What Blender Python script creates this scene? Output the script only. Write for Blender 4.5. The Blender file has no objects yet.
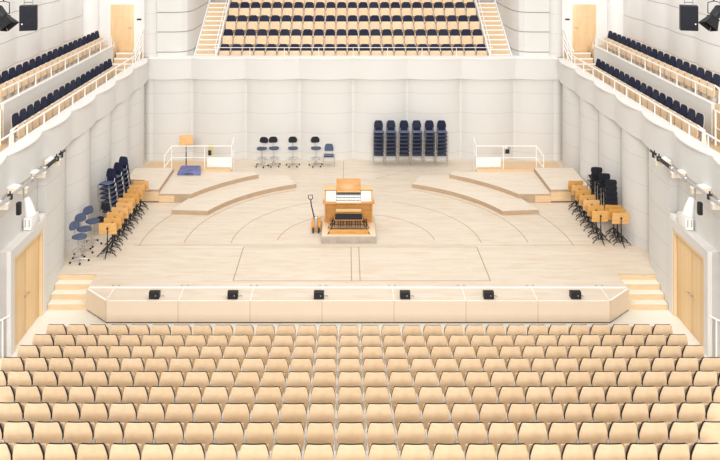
import bpy, bmesh, math, random
from mathutils import Vector, Matrix
random.seed(4)
PI = math.pi
scene = bpy.context.scene
COL = scene.collection

# ------------------------------------------------------------------ materials
def _new(name):
    m = bpy.data.materials.new(name); m.use_nodes = True
    return m, m.node_tree.nodes, m.node_tree.links, m.node_tree.nodes['Principled BSDF']

def plain(name, c, rough=.6, metal=0.0, spec=.3):
    m, n, l, b = _new(name)
    b.inputs['Base Color'].default_value = (*c, 1)
    b.inputs['Roughness'].default_value = rough
    b.inputs['Metallic'].default_value = metal
    b.inputs['Specular IOR Level'].default_value = spec
    return m

def noisy(name, c1, c2, scale=(8, 8, 8), rough=.6, spec=.3, detail=4, var=0.0, bump=0.0, lo=.35, hi=.65):
    m, n, l, b = _new(name)
    tc = n.new('ShaderNodeTexCoord'); mp = n.new('ShaderNodeMapping')
    mp.inputs['Scale'].default_value = scale
    ns = n.new('ShaderNodeTexNoise'); ns.inputs['Scale'].default_value = 1.0; ns.inputs['Detail'].default_value = detail
    cr = n.new('ShaderNodeValToRGB')
    cr.color_ramp.elements[0].position = lo; cr.color_ramp.elements[1].position = hi
    cr.color_ramp.elements[0].color = (*c1, 1); cr.color_ramp.elements[1].color = (*c2, 1)
    l.new(tc.outputs['Object'], mp.inputs['Vector']); l.new(mp.outputs[0], ns.inputs['Vector'])
    l.new(ns.outputs['Fac'], cr.inputs['Fac'])
    out = cr.outputs['Color']
    if var:
        oi = n.new('ShaderNodeObjectInfo'); mr = n.new('ShaderNodeMapRange')
        mr.inputs['To Min'].default_value = 1 - var; mr.inputs['To Max'].default_value = 1 + var
        l.new(oi.outputs['Random'], mr.inputs['Value'])
        hs = n.new('ShaderNodeHueSaturation'); l.new(mr.outputs[0], hs.inputs['Value']); l.new(out, hs.inputs['Color'])
        mr2 = n.new('ShaderNodeMapRange'); mr2.inputs['To Min'].default_value = 1 + var; mr2.inputs['To Max'].default_value = 1 - var
        l.new(oi.outputs['Random'], mr2.inputs['Value']); l.new(mr2.outputs[0], hs.inputs['Saturation'])
        out = hs.outputs['Color']
    l.new(out, b.inputs['Base Color'])
    if bump:
        bp = n.new('ShaderNodeBump'); bp.inputs['Strength'].default_value = bump; bp.inputs['Distance'].default_value = .01
        l.new(ns.outputs['Fac'], bp.inputs['Height']); l.new(bp.outputs[0], b.inputs['Normal'])
    b.inputs['Roughness'].default_value = rough
    b.inputs['Specular IOR Level'].default_value = spec
    return m

def planks(name, c1, c2, c3, bw=2.2, bh=.14, mortar=.004, rough=.5, rot=(0, 0, 0), joint=(.5, .38, .27)):
    m, n, l, b = _new(name)
    tc = n.new('ShaderNodeTexCoord'); mp = n.new('ShaderNodeMapping'); mp.inputs['Rotation'].default_value = rot
    br = n.new('ShaderNodeTexBrick'); br.inputs['Scale'].default_value = 1.0
    br.inputs['Brick Width'].default_value = bw; br.inputs['Row Height'].default_value = bh
    br.inputs['Mortar Size'].default_value = mortar; br.inputs['Bias'].default_value = 0
    br.inputs['Color1'].default_value = (*c1, 1); br.inputs['Color2'].default_value = (*c2, 1); br.inputs['Mortar'].default_value = (*joint, 1)
    ns = n.new('ShaderNodeTexNoise'); ns.inputs['Scale'].default_value = 1.0; ns.inputs['Detail'].default_value = 5
    mp2 = n.new('ShaderNodeMapping'); mp2.inputs['Scale'].default_value = (1.3, 5, 5); mp2.inputs['Rotation'].default_value = rot
    mx = n.new('ShaderNodeMixRGB'); mx.blend_type = 'MIX'
    mr = n.new('ShaderNodeMapRange'); mr.inputs['From Min'].default_value = .46; mr.inputs['From Max'].default_value = .72
    mr.inputs['To Max'].default_value = .75
    l.new(tc.outputs['Object'], mp.inputs['Vector']); l.new(mp.outputs[0], br.inputs['Vector'])
    l.new(tc.outputs['Object'], mp2.inputs['Vector']); l.new(mp2.outputs[0], ns.inputs['Vector'])
    l.new(ns.outputs['Fac'], mr.inputs['Value']); l.new(mr.outputs[0], mx.inputs['Fac'])
    l.new(br.outputs['Color'], mx.inputs['Color1']); mx.inputs['Color2'].default_value = (*c3, 1)
    l.new(mx.outputs[0], b.inputs['Base Color'])
    b.inputs['Roughness'].default_value = rough; b.inputs['Specular IOR Level'].default_value = .3
    return m

def jointed(name, c, cj, axis='Z', pitch=.91, off=.06, width=.02, c2=None, rough=.6):
    """panelled plaster: thin joint lines at a regular pitch along one axis, faint tone wander"""
    m, n, l, b = _new(name)
    tc = n.new('ShaderNodeTexCoord'); sp = n.new('ShaderNodeSeparateXYZ')
    l.new(tc.outputs['Object'], sp.inputs[0])
    a = n.new('ShaderNodeMath'); a.operation = 'SUBTRACT'; a.inputs[1].default_value = off
    l.new(sp.outputs[axis], a.inputs[0])
    d = n.new('ShaderNodeMath'); d.operation = 'PINGPONG'; d.inputs[1].default_value = pitch / 2
    l.new(a.outputs[0], d.inputs[0])
    lt = n.new('ShaderNodeMath'); lt.operation = 'LESS_THAN'; lt.inputs[1].default_value = width / 2
    l.new(d.outputs[0], lt.inputs[0])
    ns = n.new('ShaderNodeTexNoise'); ns.inputs['Scale'].default_value = .9; ns.inputs['Detail'].default_value = 3
    l.new(tc.outputs['Object'], ns.inputs['Vector'])
    m1 = n.new('ShaderNodeMixRGB'); m1.inputs['Color1'].default_value = (*c, 1); m1.inputs['Color2'].default_value = (*(c2 or c), 1)
    l.new(ns.outputs['Fac'], m1.inputs['Fac'])
    m2 = n.new('ShaderNodeMixRGB'); l.new(lt.outputs[0], m2.inputs['Fac']); l.new(m1.outputs[0], m2.inputs['Color1'])
    m2.inputs['Color2'].default_value = (*cj, 1); l.new(m2.outputs[0], b.inputs['Base Color'])
    b.inputs['Roughness'].default_value = rough; b.inputs['Specular IOR Level'].default_value = .25
    return m

M = {
 'plaster': jointed('wall plaster', (.69, .68, .655), (.58, .55, .51), 'Z', .91, .97, .018, (.73, .72, .70)),
 'front': jointed('balcony front plaster', (.70, .69, .665), (.66, .71, .66), 'Z', 9, 0, .01, (.735, .725, .705)),
 'groove': plain('groove shade', (.34, .29, .25), .8),  # shade inside the wall gaps put into a dark strip colour
 'white': plain('white paint', (.90, .885, .86), .45),
 'rail': plain('white railing paint', (.93, .91, .885), .35),
 'coolwhite': noisy('upper wall plaster', (.80, .79, .78), (.86, .855, .85), (.5, .5, .5), .6),
 'grey': noisy('grey portal paint', (.52, .49, .46), (.60, .57, .54), (1, 1, 1), .5),
 'lightgrey': plain('pale grey portal paint', (.74, .71, .68), .5),
 'stage': planks('stage boards', (.73, .625, .505), (.77, .68, .565), (.68, .54, .405), 2.4, .135, .003, .45, joint=(.66, .54, .42)),
 'tier': planks('riser boards', (.78, .68, .565), (.82, .725, .61), (.73, .61, .48), 2.4, .135, .003, .45, joint=(.68, .56, .44)),
 'stageface': jointed('stage front veneer', (.68, .56, .43), (.50, .38, .26), 'X', 2.07, 1.03, .02, (.72, .60, .465), .5),
 'tierface': noisy('riser edge wood', (.43, .31, .205), (.50, .37, .25), (3, 3, 30), .5),
 'tierpanel': noisy('riser panel wood', (.72, .50, .29), (.78, .565, .345), (2, 2, 20), .5),
 'joint': plain('floor joint', (.42, .31, .22), .7),
 'nosing': plain('pale nosing strip', (.93, .91, .88), .5),
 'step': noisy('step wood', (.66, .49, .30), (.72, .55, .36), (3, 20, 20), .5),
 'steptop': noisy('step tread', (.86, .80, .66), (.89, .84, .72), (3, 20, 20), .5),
 'hallfloor': noisy('hall floor', (.88, .85, .77), (.91, .885, .81), (1, 3, 3), .4),
 'tan': noisy('tan stair wood', (.72, .50, .30), (.77, .56, .36), (2, 14, 2), .5),
 'shell': noisy('beech seat shell', (.80, .59, .385), (.86, .665, .46), (5, 26, 5), .62, .2, 3, .035),
 'shelllight': noisy('pale beech', (.80, .62, .42), (.84, .67, .48), (5, 20, 5), .45, .3, 3, .03),
 'standard': plain('pale seat standard', (.90, .86, .80), .5),
 'navy': noisy('navy upholstery', (.019, .023, .048), (.029, .034, .066), (40, 40, 40), .85, .15, 2, .12),
 'bluegrey': noisy('blue grey upholstery', (.075, .098, .165), (.105, .13, .205), (40, 40, 40), .85, .15, 2, .06),
 'lav': noisy('lit seat top and patch blue', (.115, .13, .225), (.15, .17, .28), (40, 40, 40), .85, .15, 2, .05),  # paler blue: light put into the seat tops; also the bag patch
 'dark': noisy('charcoal upholstery', (.016, .017, .024), (.028, .029, .038), (40, 40, 40), .8, .2),
 'black': plain('black metal', (.014, .014, .016), .45, 0, .4),
 'blackplastic': plain('black plastic', (.018, .018, .020), .5),
 'chrome': plain('brushed chrome', (.62, .61, .60), .28, .9),
 'steel': plain('satin steel', (.52, .51, .50), .35, .8),
 'door': jointed('door veneer', (.80, .555, .29), (.64, .42, .20), 'Y', .256, 0.1, .012, (.84, .60, .33), .32),
 'doorflat': noisy('beech door veneer', (.80, .56, .31), (.85, .62, .37), (5, 5, 1.2), .38),
 'doorframe': noisy('beech door frame', (.80, .60, .36), (.84, .65, .41), (4, 4, 1), .4),
 'standwood': noisy('amber music desk wood', (.66, .36, .115), (.76, .445, .165), (4, 20, 20), .4, .35, 3, .08),
 'organ': noisy('amber organ wood', (.56, .26, .070), (.66, .34, .11), (3, 18, 18), .35, .4, 3),
 'organlight': noisy('honey organ wood', (.78, .50, .215), (.83, .56, .27), (3, 18, 18), .4, .35, 3),
 'key': plain('ivory keys', (.85, .84, .80), .3),
 'keygap': plain('dark key blue', (.09, .12, .17), .4),  # dark blue of the sharps and the strip behind each keyboard
 'concrete': noisy('grey brown plinth', (.40, .345, .29), (.47, .41, .35), (6, 6, 6), .7),
 'orange': plain('orange truck paint', (.80, .36, .07), .4),
 'bagblue': noisy('violet blue cover', (.12, .13, .30), (.20, .21, .40), (5, 5, 5), .7),
 'yellow': plain('dull yellow card', (.55, .50, .24), .6),
 'mount': noisy('shade tinted bracket plaster', (.80, .70, .57), (.84, .75, .63), (2, 2, 2), .6),  # tan shading below the top plates put into the bracket colour
}

# ------------------------------------------------------------------ mesh helpers
def box(bm, c, s, bev=0.0, mat=None, mi=0, seg=2):
    r = bmesh.ops.create_cube(bm, size=1)
    vs = r['verts']
    for v in vs:
        v.co = Vector((v.co.x * s[0], v.co.y * s[1], v.co.z * s[2]))
    fs = {f for v in vs for f in v.link_faces}
    for f in fs: f.material_index = mi
    if bev:
        es = list({e for v in vs for e in v.link_edges})
        rr = bmesh.ops.bevel(bm, geom=es, offset=bev, segments=seg, profile=.5, affect='EDGES')
        vs = list({v for f in rr['faces'] for v in f.verts})
        for f in rr['faces']: f.material_index = mi
    for v in vs:
        if mat is not None: v.co = mat @ v.co
        v.co += Vector(c)
    return vs

def prism(bm, poly, z0, z1, mi=0, axis='Z', mi_top=None):
    def P(u, v, w):
        return (u, v, w) if axis == 'Z' else ((w, u, v) if axis == 'X' else (u, w, v))
    a = [bm.verts.new(P(u, v, z0)) for u, v in poly]
    b = [bm.verts.new(P(u, v, z1)) for u, v in poly]
    n = len(poly); fs = []
    fs.append(bm.faces.new(a)); t = bm.faces.new(b); fs.append(t)
    for i in range(n):
        j = (i + 1) % n
        fs.append(bm.faces.new((a[i], a[j], b[j], b[i])))
    for f in fs: f.material_index = mi
    if mi_top is not None: t.material_index = mi_top
    return a + b

def tube(bm, pts, r, seg=8, mi=0, closed=False):
    pts = [Vector(p) for p in pts]; n = len(pts); rings = []
    rs = r if isinstance(r, (list, tuple)) else [r] * n
    prev = None
    for i in range(n):
        if closed: d = (pts[(i + 1) % n] - pts[i - 1]).normalized()
        elif i == 0: d = (pts[1] - pts[0]).normalized()
        elif i == n - 1: d = (pts[-1] - pts[-2]).normalized()
        else: d = ((pts[i] - pts[i - 1]).normalized() + (pts[i + 1] - pts[i]).normalized()).normalized()
        if prev is None:
            up = Vector((0, 0, 1)) if abs(d.z) < .9 else Vector((1, 0, 0))
            x = d.cross(up).normalized()
        else:
            x = (prev - d * prev.dot(d)).normalized()
        prev = x; y = d.cross(x)
        rings.append([bm.verts.new(pts[i] + rs[i] * (math.cos(2 * PI * k / seg) * x + math.sin(2 * PI * k / seg) * y)) for k in range(seg)])
    m = n if closed else n - 1
    for i in range(m):
        A, B = rings[i], rings[(i + 1) % n]
        for k in range(seg):
            f = bm.faces.new((A[k], A[(k + 1) % seg], B[(k + 1) % seg], B[k])); f.material_index = mi
    if not closed:
        f = bm.faces.new(rings[0][::-1]); f.material_index = mi
        f = bm.faces.new(rings[-1]); f.material_index = mi

def lathe(bm, prof, c=(0, 0, 0), seg=16, mi=0, mat=None):
    rings = []
    for r, z in prof:
        ring = []
        for k in range(seg):
            p = Vector((r * math.cos(2 * PI * k / seg), r * math.sin(2 * PI * k / seg), z))
            if mat is not None: p = mat @ p
            ring.append(bm.verts.new(p + Vector(c)))
        rings.append(ring)
    for A, B in zip(rings, rings[1:]):
        for k in range(seg):
            f = bm.faces.new((A[k], A[(k + 1) % seg], B[(k + 1) % seg], B[k])); f.material_index = mi
    bm.faces.new(rings[0][::-1]).material_index = mi
    bm.faces.new(rings[-1]).material_index = mi

def shell(bm, rows, thick, bend, mat, n=8, mi=0):
    """curved plate: rows of (height v, half width); local x = width, z = height, y = thickness"""
    F, B = [], []
    for v, hw in rows:
        f, b = [], []
        for i in range(n + 1):
            u = -hw + 2 * hw * i / n
            y = bend * u * u
            f.append(bm.verts.new(mat @ Vector((u, y - thick / 2, v))))
            b.append(bm.verts.new(mat @ Vector((u, y + thick / 2, v))))
        F.append(f); B.append(b)
    R = len(rows); fs = []
    for j in range(R - 1):
        for i in range(n):
            fs.append(bm.faces.new((F[j][i], F[j][i + 1], F[j + 1][i + 1], F[j + 1][i])))
            fs.append(bm.faces.new((B[j][i + 1], B[j][i], B[j + 1][i], B[j + 1][i + 1])))
        fs.append(bm.faces.new((F[j][0], F[j + 1][0], B[j + 1][0], B[j][0])))
        fs.append(bm.faces.new((F[j][n], B[j][n], B[j + 1][n], F[j + 1][n])))
    for i in range(n):
        fs.append(bm.faces.new((F[0][i + 1], F[0][i], B[0][i], B[0][i + 1])))
        fs.append(bm.faces.new((F[-1][i], F[-1][i + 1], B[-1][i + 1], B[-1][i])))
    for f in fs: f.material_index = mi

def BM(): return bmesh.new()

def obj(name, bm, mat, parent=None, smooth=30):
    bmesh.ops.recalc_face_normals(bm, faces=bm.faces)
    me = bpy.data.meshes.new(name); bm.to_mesh(me); bm.free()
    for m in (mat if isinstance(mat, (list, tuple)) else [mat]): me.materials.append(M[m])
    if smooth:
        me.shade_smooth(); me.set_sharp_from_angle(angle=math.radians(smooth))
    o = bpy.data.objects.new(name, me); COL.objects.link(o)
    if parent: o.parent = parent
    return o

def tag(o, label, cat, group=None):
    o['label'] = label; o['category'] = cat
    if group: o['group'] = group
    return o

def thing(name, label, cat, loc=(0, 0, 0), rz=0, group=None):
    o = bpy.data.objects.new(name, None); COL.objects.link(o)
    o.location = loc; o.rotation_euler = (0, 0, rz); o.empty_display_size = .1
    return tag(o, label, cat, group)

def struct(name, bm, mat, parent=None, smooth=30):
    o = obj(name, bm, mat, parent, smooth)
    if not parent: o['kind'] = 'structure'
    return o

def dup(root, loc, rz=0, label=None, group=None):
    r = root.copy(); COL.objects.link(r); r.location = loc; r.rotation_euler = (0, 0, rz)
    if label: r['label'] = label
    if group: r['group'] = group
    for ch in list(root.children):
        c = ch.copy(); COL.objects.link(c); c.parent = r
        for g in list(ch.children):
            d = g.copy(); COL.objects.link(d); d.parent = c
    return r

def RX(a): return Matrix.Rotation(a, 4, 'X')
def RY(a): return Matrix.Rotation(a, 4, 'Y')
def RZ(a): return Matrix.Rotation(a, 4, 'Z')
def T(x, y, z): return Matrix.Translation((x, y, z))

ORD = ('first second third fourth fifth sixth seventh eighth ninth tenth eleventh twelfth thirteenth fourteenth fifteenth '
       'sixteenth seventeenth eighteenth nineteenth twentieth twenty-first twenty-second twenty-third twenty-fourth twenty-fifth '
       'twenty-sixth twenty-seventh twenty-eighth twenty-ninth thirtieth').split()
SIDE = {-1: 'left', 1: 'right'}

# ------------------------------------------------------------------ camera
CX, CZ = -.38, 11.51
cam = bpy.data.cameras.new('camera'); camo = bpy.data.objects.new('camera', cam); COL.objects.link(camo)
camo.location = (CX, 0, CZ); camo.rotation_euler = (PI / 2, 0, 0)
cam.sensor_width = 36; cam.lens = 40; cam.shift_x = 15 / 720; cam.shift_y = -307 / 720
cam.clip_end = 200
scene.camera = camo
def px(x, y, z): return 345 + 800 * (x - CX) / y, -77 + 800 * (CZ - z) / y

ZS = .64          # stage level

# ------------------------------------------------------------------ setting: hall floor and stage
RISE, PITCHY = .213, .925
def row_y(r): return 21.05 - PITCHY * r
bm = BM()
prof = [(26, 0), (row_y(0) - .30, 0)]
for r in range(1, 24):  # rake beyond the seat rows is unseen, added to block low light
    prof += [(row_y(r - 1) - .30, RISE * r), (row_y(r) - .30, RISE * r)]
prof += [(prof[-1][0], -.4), (26, -.4)]
prism(bm, prof, -10.7, 10.7, axis='X')
struct('floor', bm, 'hallfloor', smooth=0)

bm = BM()
sp = [(-7.24, 23.0), (7.24, 23.0), (8.05, 23.76), (8.05, 24.74), (10.25, 24.74), (10.25, 37.4), (-10.25, 37.4), (-10.25, 24.74), (-8.05, 24.74), (-8.05, 23.76)]
prism(bm, sp, .035, ZS, mi=1, mi_top=0)
stage = struct('stage', bm, ['stage', 'stageface'], smooth=0)
bm = BM()
prism(bm, [(x * .9995, y + .015) for x, y in sp], 0, .035)
struct('stage_plinth', bm, 'black', stage, 0)
# white inlay strip and joint lines of the stage lifts
bm = BM()
def strip(bm, pts, w, z=ZS + .003, h=.004, mi=0):
    for (x0, y0), (x1, y1) in zip(pts, pts[1:]):
        d = Vector((x1 - x0, y1 - y0)); n = Vector((-d.y, d.x)).normalized() * w / 2
        prism(bm, [(x0 - n.x, y0 - n.y), (x1 - n.x, y1 - n.y), (x1 + n.x, y1 + n.y), (x0 + n.x, y0 + n.y)], z - h, z, mi)
strip(bm, [(-8.0, 23.86), (8.0, 23.86)], .10)
for k in range(-3, 5):
    x = -1.04 + 2.07 * k
    if abs(x) < 8: strip(bm, [(x, 23.02), (x, 23.8)], .02)
strip(bm, [(-7.2, 23.02), (7.2, 23.02)], .03); strip(bm, [(7.24, 23.03), (8.02, 23.77)], .05); strip(bm, [(-7.24, 23.03), (-8.02, 23.77)], .05)
struct('inlay_strip', bm, 'nosing', stage, 0)
bm = BM()
YC = 27.3
for R, a0, a1 in ((2.7, 5, 80), (4.25, 0, 70), (5.85, 0, 66), (7.32, -2, 60)):
    for s in (-1, 1):
        pts = [(s * R * math.cos(math.radians(a)), YC - .1 + R * math.sin(math.radians(a))) for a in [a0 + (a1 - a0) * i / 24 for i in range(25)]]
        strip(bm, pts, .025)
strip(bm, [(-7.5, 27.0), (8.3, 27.0)], .025)
for q in ([(-3.78, 24.3), (-3.78, 26.84), (4.04, 26.84), (4.04, 24.3), (-3.78, 24.3)], ):
    strip(bm, q, .03)
for x in (-.18, .08): strip(bm, [(x, 24.3), (x, 26.84)], .028)
strip(bm, [(-.45, 30.2), (-.45, 36.5)], .02); strip(bm, [(.9, 34.0), (2.5, 35.2)], .02)
struct('joint_line', bm, 'joint', stage, 0)
# paired floor sockets beside the white strip
bm = BM()
for k in range(-4, 5):
    x = -1.04 + 2.07 * k
    if abs(x) < 7.6:
        for d in (-.09, .09): box(bm, (x + d, 23.99, ZS + .004), (.06, .06, .008), mi=0)
struct('floor_socket', bm, 'steel', stage, 0)

# stage side steps: four treads each side
for s in (-1, 1):
    st = bpy.data.objects.new('stage_steps', None); COL.objects.link(st); st['kind'] = 'structure'
    for i in range(4):
        y0 = 23.8 + .313 * i
        bm = BM()
        x0, x1 = sorted((s * 8.06, s * 9.24))
        prism(bm, [(x0, y0), (x1, y0), (x1, 24.75), (x0, 24.75)], .16 * i + .001, .16 * (i + 1), mi=0, mi_top=1)
        struct('tread', bm, ['step', 'steptop'], st, 0)

# curved choir risers
def arc(R, a0, a1, n=24):
    return [(R * math.sin(math.radians(a0 + (a1 - a0) * i / n)), YC + R * math.cos(math.radians(a0 + (a1 - a0) * i / n))) for i in range(n + 1)]
def sgn(poly, s): return [(s * x, y) for x, y in poly]
for s in (-1, 1):
    bm = BM()
    a = arc(6.0, 23.3, 66)
    prism(bm, sgn(a + [(6.85, 29.86), (6.47, 31.11), (6.42, 31.13), (5.2, 33.9), (2.82, 33.9)], s), ZS, ZS + .165, mi=1, mi_top=0)
    t1 = struct('riser_tier', bm, ['tier', 'tierface'], smooth=0)
    bm = BM()
    a = arc(7.42, 32.6, 59.2)
    prism(bm, sgn(a + [(7.63, 31.12), (7.63, 33.9), (4.25, 33.9)], s), ZS, ZS + .33, mi=1, mi_top=0)
    t2 = struct('riser_tier', bm, ['tier', 'tierface'], smooth=0)
    bm = BM()
    box(bm, (s * 6.995, 31.13, ZS + .145), (1.25, .04, .25))
    struct('fascia_panel', bm, 'tierpanel', t2, 0)
    bm = BM()
    if s > 0: pl = [(7.632, 31.14), (9.25, 31.14), (9.25, 33.9), (7.632, 33.9)]
    else: pl = [(7.632, 31.14), (8.42, 31.14), (8.45, 32.3), (9.25, 32.4), (9.25, 33.9), (7.632, 33.9)]
    prism(bm, sgn(pl, s), ZS + .03, ZS + .495, mi=1, mi_top=0)
    t3 = struct('riser_tier', bm, ['tier', 'tierface'], smooth=0)
    bm = BM(); box(bm, (s * 8.02, 31.13, ZS + .235), (.78, .03, .36)); struct('fascia_panel', bm, 'tierpanel', t3, 0)
    bm = BM(); prism(bm, sgn([(x, y + .01) for x, y in pl], s), ZS, ZS + .03); struct('plinth', bm, 'black', t3, 0)
    # curb and stair landing behind the risers
    bm = BM()
    prism(bm, sgn([(5.2, 33.902), (8.1, 33.902), (8.1, 34.1), (5.2, 34.1)], s), ZS, ZS + .42)
    struct('stair_curb', bm, 'tierpanel', smooth=0)
    bm = BM()
    prism(bm, sgn([(6.1, 34.5), (9.2, 34.5), (9.2, 36.35), (6.1, 36.35)], s), ZS, ZS + .03)
    struct('stair_landing', bm, 'tan', smooth=0)

# ------------------------------------------------------------------ setting: wave walls
def wave(cusps, base, sag, n=10):
    out = []
    for a, b in zip(cusps, cusps[1:]):
        for i in range(n):
            t = -1 + 2 * i / n
            out.append((a + (b - a) * i / n, base - sag * (1 - t * t)))
    out.append((cusps[-1], base))
    return out
def panels(cusps, base, sag, gap=.17, deep=.26, n=10):  # recess shape is deepened so that shade gathers between panels
    """convex panels with a narrow deep recess between neighbours"""
    out = []
    for a, b in zip(cusps, cusps[1:]):
        a2, b2 = a + gap, b - gap
        out.append((a + .05, base + deep))
        for i in range(n + 1):
            t = -1 + 2 * i / n
            out.append((a2 + (b2 - a2) * i / n, base - sag * (1 - t * t)))
        out.append((b - .05, base + deep))
    return out
XC = [2.48 * k for k in range(-4, 5)]
def wclip(pts, lo, hi): return [p for p in pts if lo - 1e-6 <= p[0] <= hi + 1e-6]

# back wall under the balcony
w = wclip(panels(XC, 36.82, .22, .20, .12), -9.8, 9.8)
bm = BM(); prism(bm, w + [(w[-1][0], 37.5), (w[0][0], 37.5)], ZS, 4.36)
wb = struct('wall_back', bm, 'plaster', smooth=20)
# back balcony front + cap
w2 = wclip(wave(XC, 36.72, .24), -9.7, 9.7)
bm = BM(); prism(bm, w2 + [(w2[-1][0], 37.2), (w2[0][0], 37.2)], 4.36, 5.30)
bf = struct('balcony_front', bm, 'front', smooth=20)
bm = BM(); prism(bm, [(x, y - .03) for x, y in w2] + [(w2[-1][0], 37.2), (w2[0][0], 37.2)], 5.30, 5.345)
struct('ledge_cap', bm, 'white', bf, 20)

YCU = [36.45 - 2.53 * k for k in range(-1, 8)][::-1]
def sidepoly(pts, s, outer):
    p = [(s * x, y) for y, x in pts]
    return p + [(s * outer, pts[-1][0]), (s * outer, pts[0][0])]
for s in (-1, 1):
    w = wclip(panels(YCU, 9.60, .32, .16, .24), 25.06, 36.9)
    bm = BM(); prism(bm, sidepoly(w, s, 10.25), ZS, 4.36)
    struct('wall_' + SIDE[s], bm, 'plaster', smooth=20)
    w = wclip(wave(YCU, 9.37, .11), 18.6, 36.75)
    bm = BM(); prism(bm, sidepoly(w, s, 9.62), 4.36, 5.30)
    bf = struct('balcony_front', bm, 'front', smooth=20)
    w = wclip(wave(YCU, 9.37, .20), 18.6, 36.75)
    bm = BM(); prism(bm, sidepoly(w, s, 9.66), 5.30, 5.345)
    struct('ledge_cap', bm, 'white', bf, 20)
    # rounded return beside the steps
    bm = BM()
    pts = [(9.27, 23.77), (9.25, 24.1), (9.25, 24.7), (9.28, 25.065), (10.25, 25.065), (10.25, 23.77)]
    bm2 = bm; prism(bm, sgn(pts, s), 0, 4.36)
    struct('wall_' + SIDE[s], bm, 'plaster', smooth=20)
    # wall above the portal and its recess nearer the camera
    bm = BM(); prism(bm, sgn([(9.52, 17.5), (9.52, 23.76), (10.2, 23.76), (10.2, 17.5)], s), 2.80, 4.36)
    struct('wall_' + SIDE[s], bm, 'plaster', smooth=0)
    bm = BM(); prism(bm, sgn([(10.55, 17.5), (10.55, 21.2), (10.7, 21.2), (10.7, 17.5)], s), 0, 2.8)
    struct('wall_' + SIDE[s], bm, 'grey', smooth=0)
    # portal block round the double door
    bm = BM()
    prism(bm, [(21.2, 0), (21.42, 0), (21.42, 2.55), (23.5, 2.55), (23.5, 0), (23.76, 0), (23.76, 2.8), (21.2, 2.8)], s * 9.23, s * 10.5, axis='X')
    po = struct('door_portal', bm, 'lightgrey', smooth=0)
    bm = BM(); box(bm, (s * 9.85, 21.195, 1.4), (1.0, .01, 2.78)); struct('end_panel', bm, 'grey', po, 0)
    bm = BM()
    prism(bm, [(21.43, 0.002), (21.52, 0.002), (21.52, 2.45), (23.41, 2.45), (23.41, 0.002), (23.49, 0.002), (23.49, 2.54), (21.43, 2.54)], s * 9.25, s * 9.45, axis='X')
    dn = struct('door_%d' % (1 if s < 0 else 2), bm, 'doorframe', smooth=0)
    for a, b in ((21.53, 22.46), (22.475, 23.40)):
        bm = BM(); box(bm, (s * 9.36, (a + b) / 2, 1.225), (.05, b - a, 2.43), .004)
        lf = struct('door_leaf', bm, 'door', dn)
        bm = BM(); yy = b - .08 if a < 22 else a + .08
        lathe(bm, [(.028, 0), (.028, .012), (.012, .014), (.012, .05)], (s * 9.335, yy, 1.08), 10, 0, RY(-s * PI / 2))
        tube(bm, [(s * 9.29, yy, 1.08), (s * 9.29, yy + (-.11 if a < 22 else .11), 1.08)], .011)
        struct('door_handle', bm, 'steel', lf)
    bm = BM(); box(bm, (s * 9.262, 23.585, .62), (.03, .07, .16), .008)
    tag(obj('wall_switch', bm, 'steel'), 'small grey wall switch beside the %s double door near the stage steps' % SIDE[s], 'switch')

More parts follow.
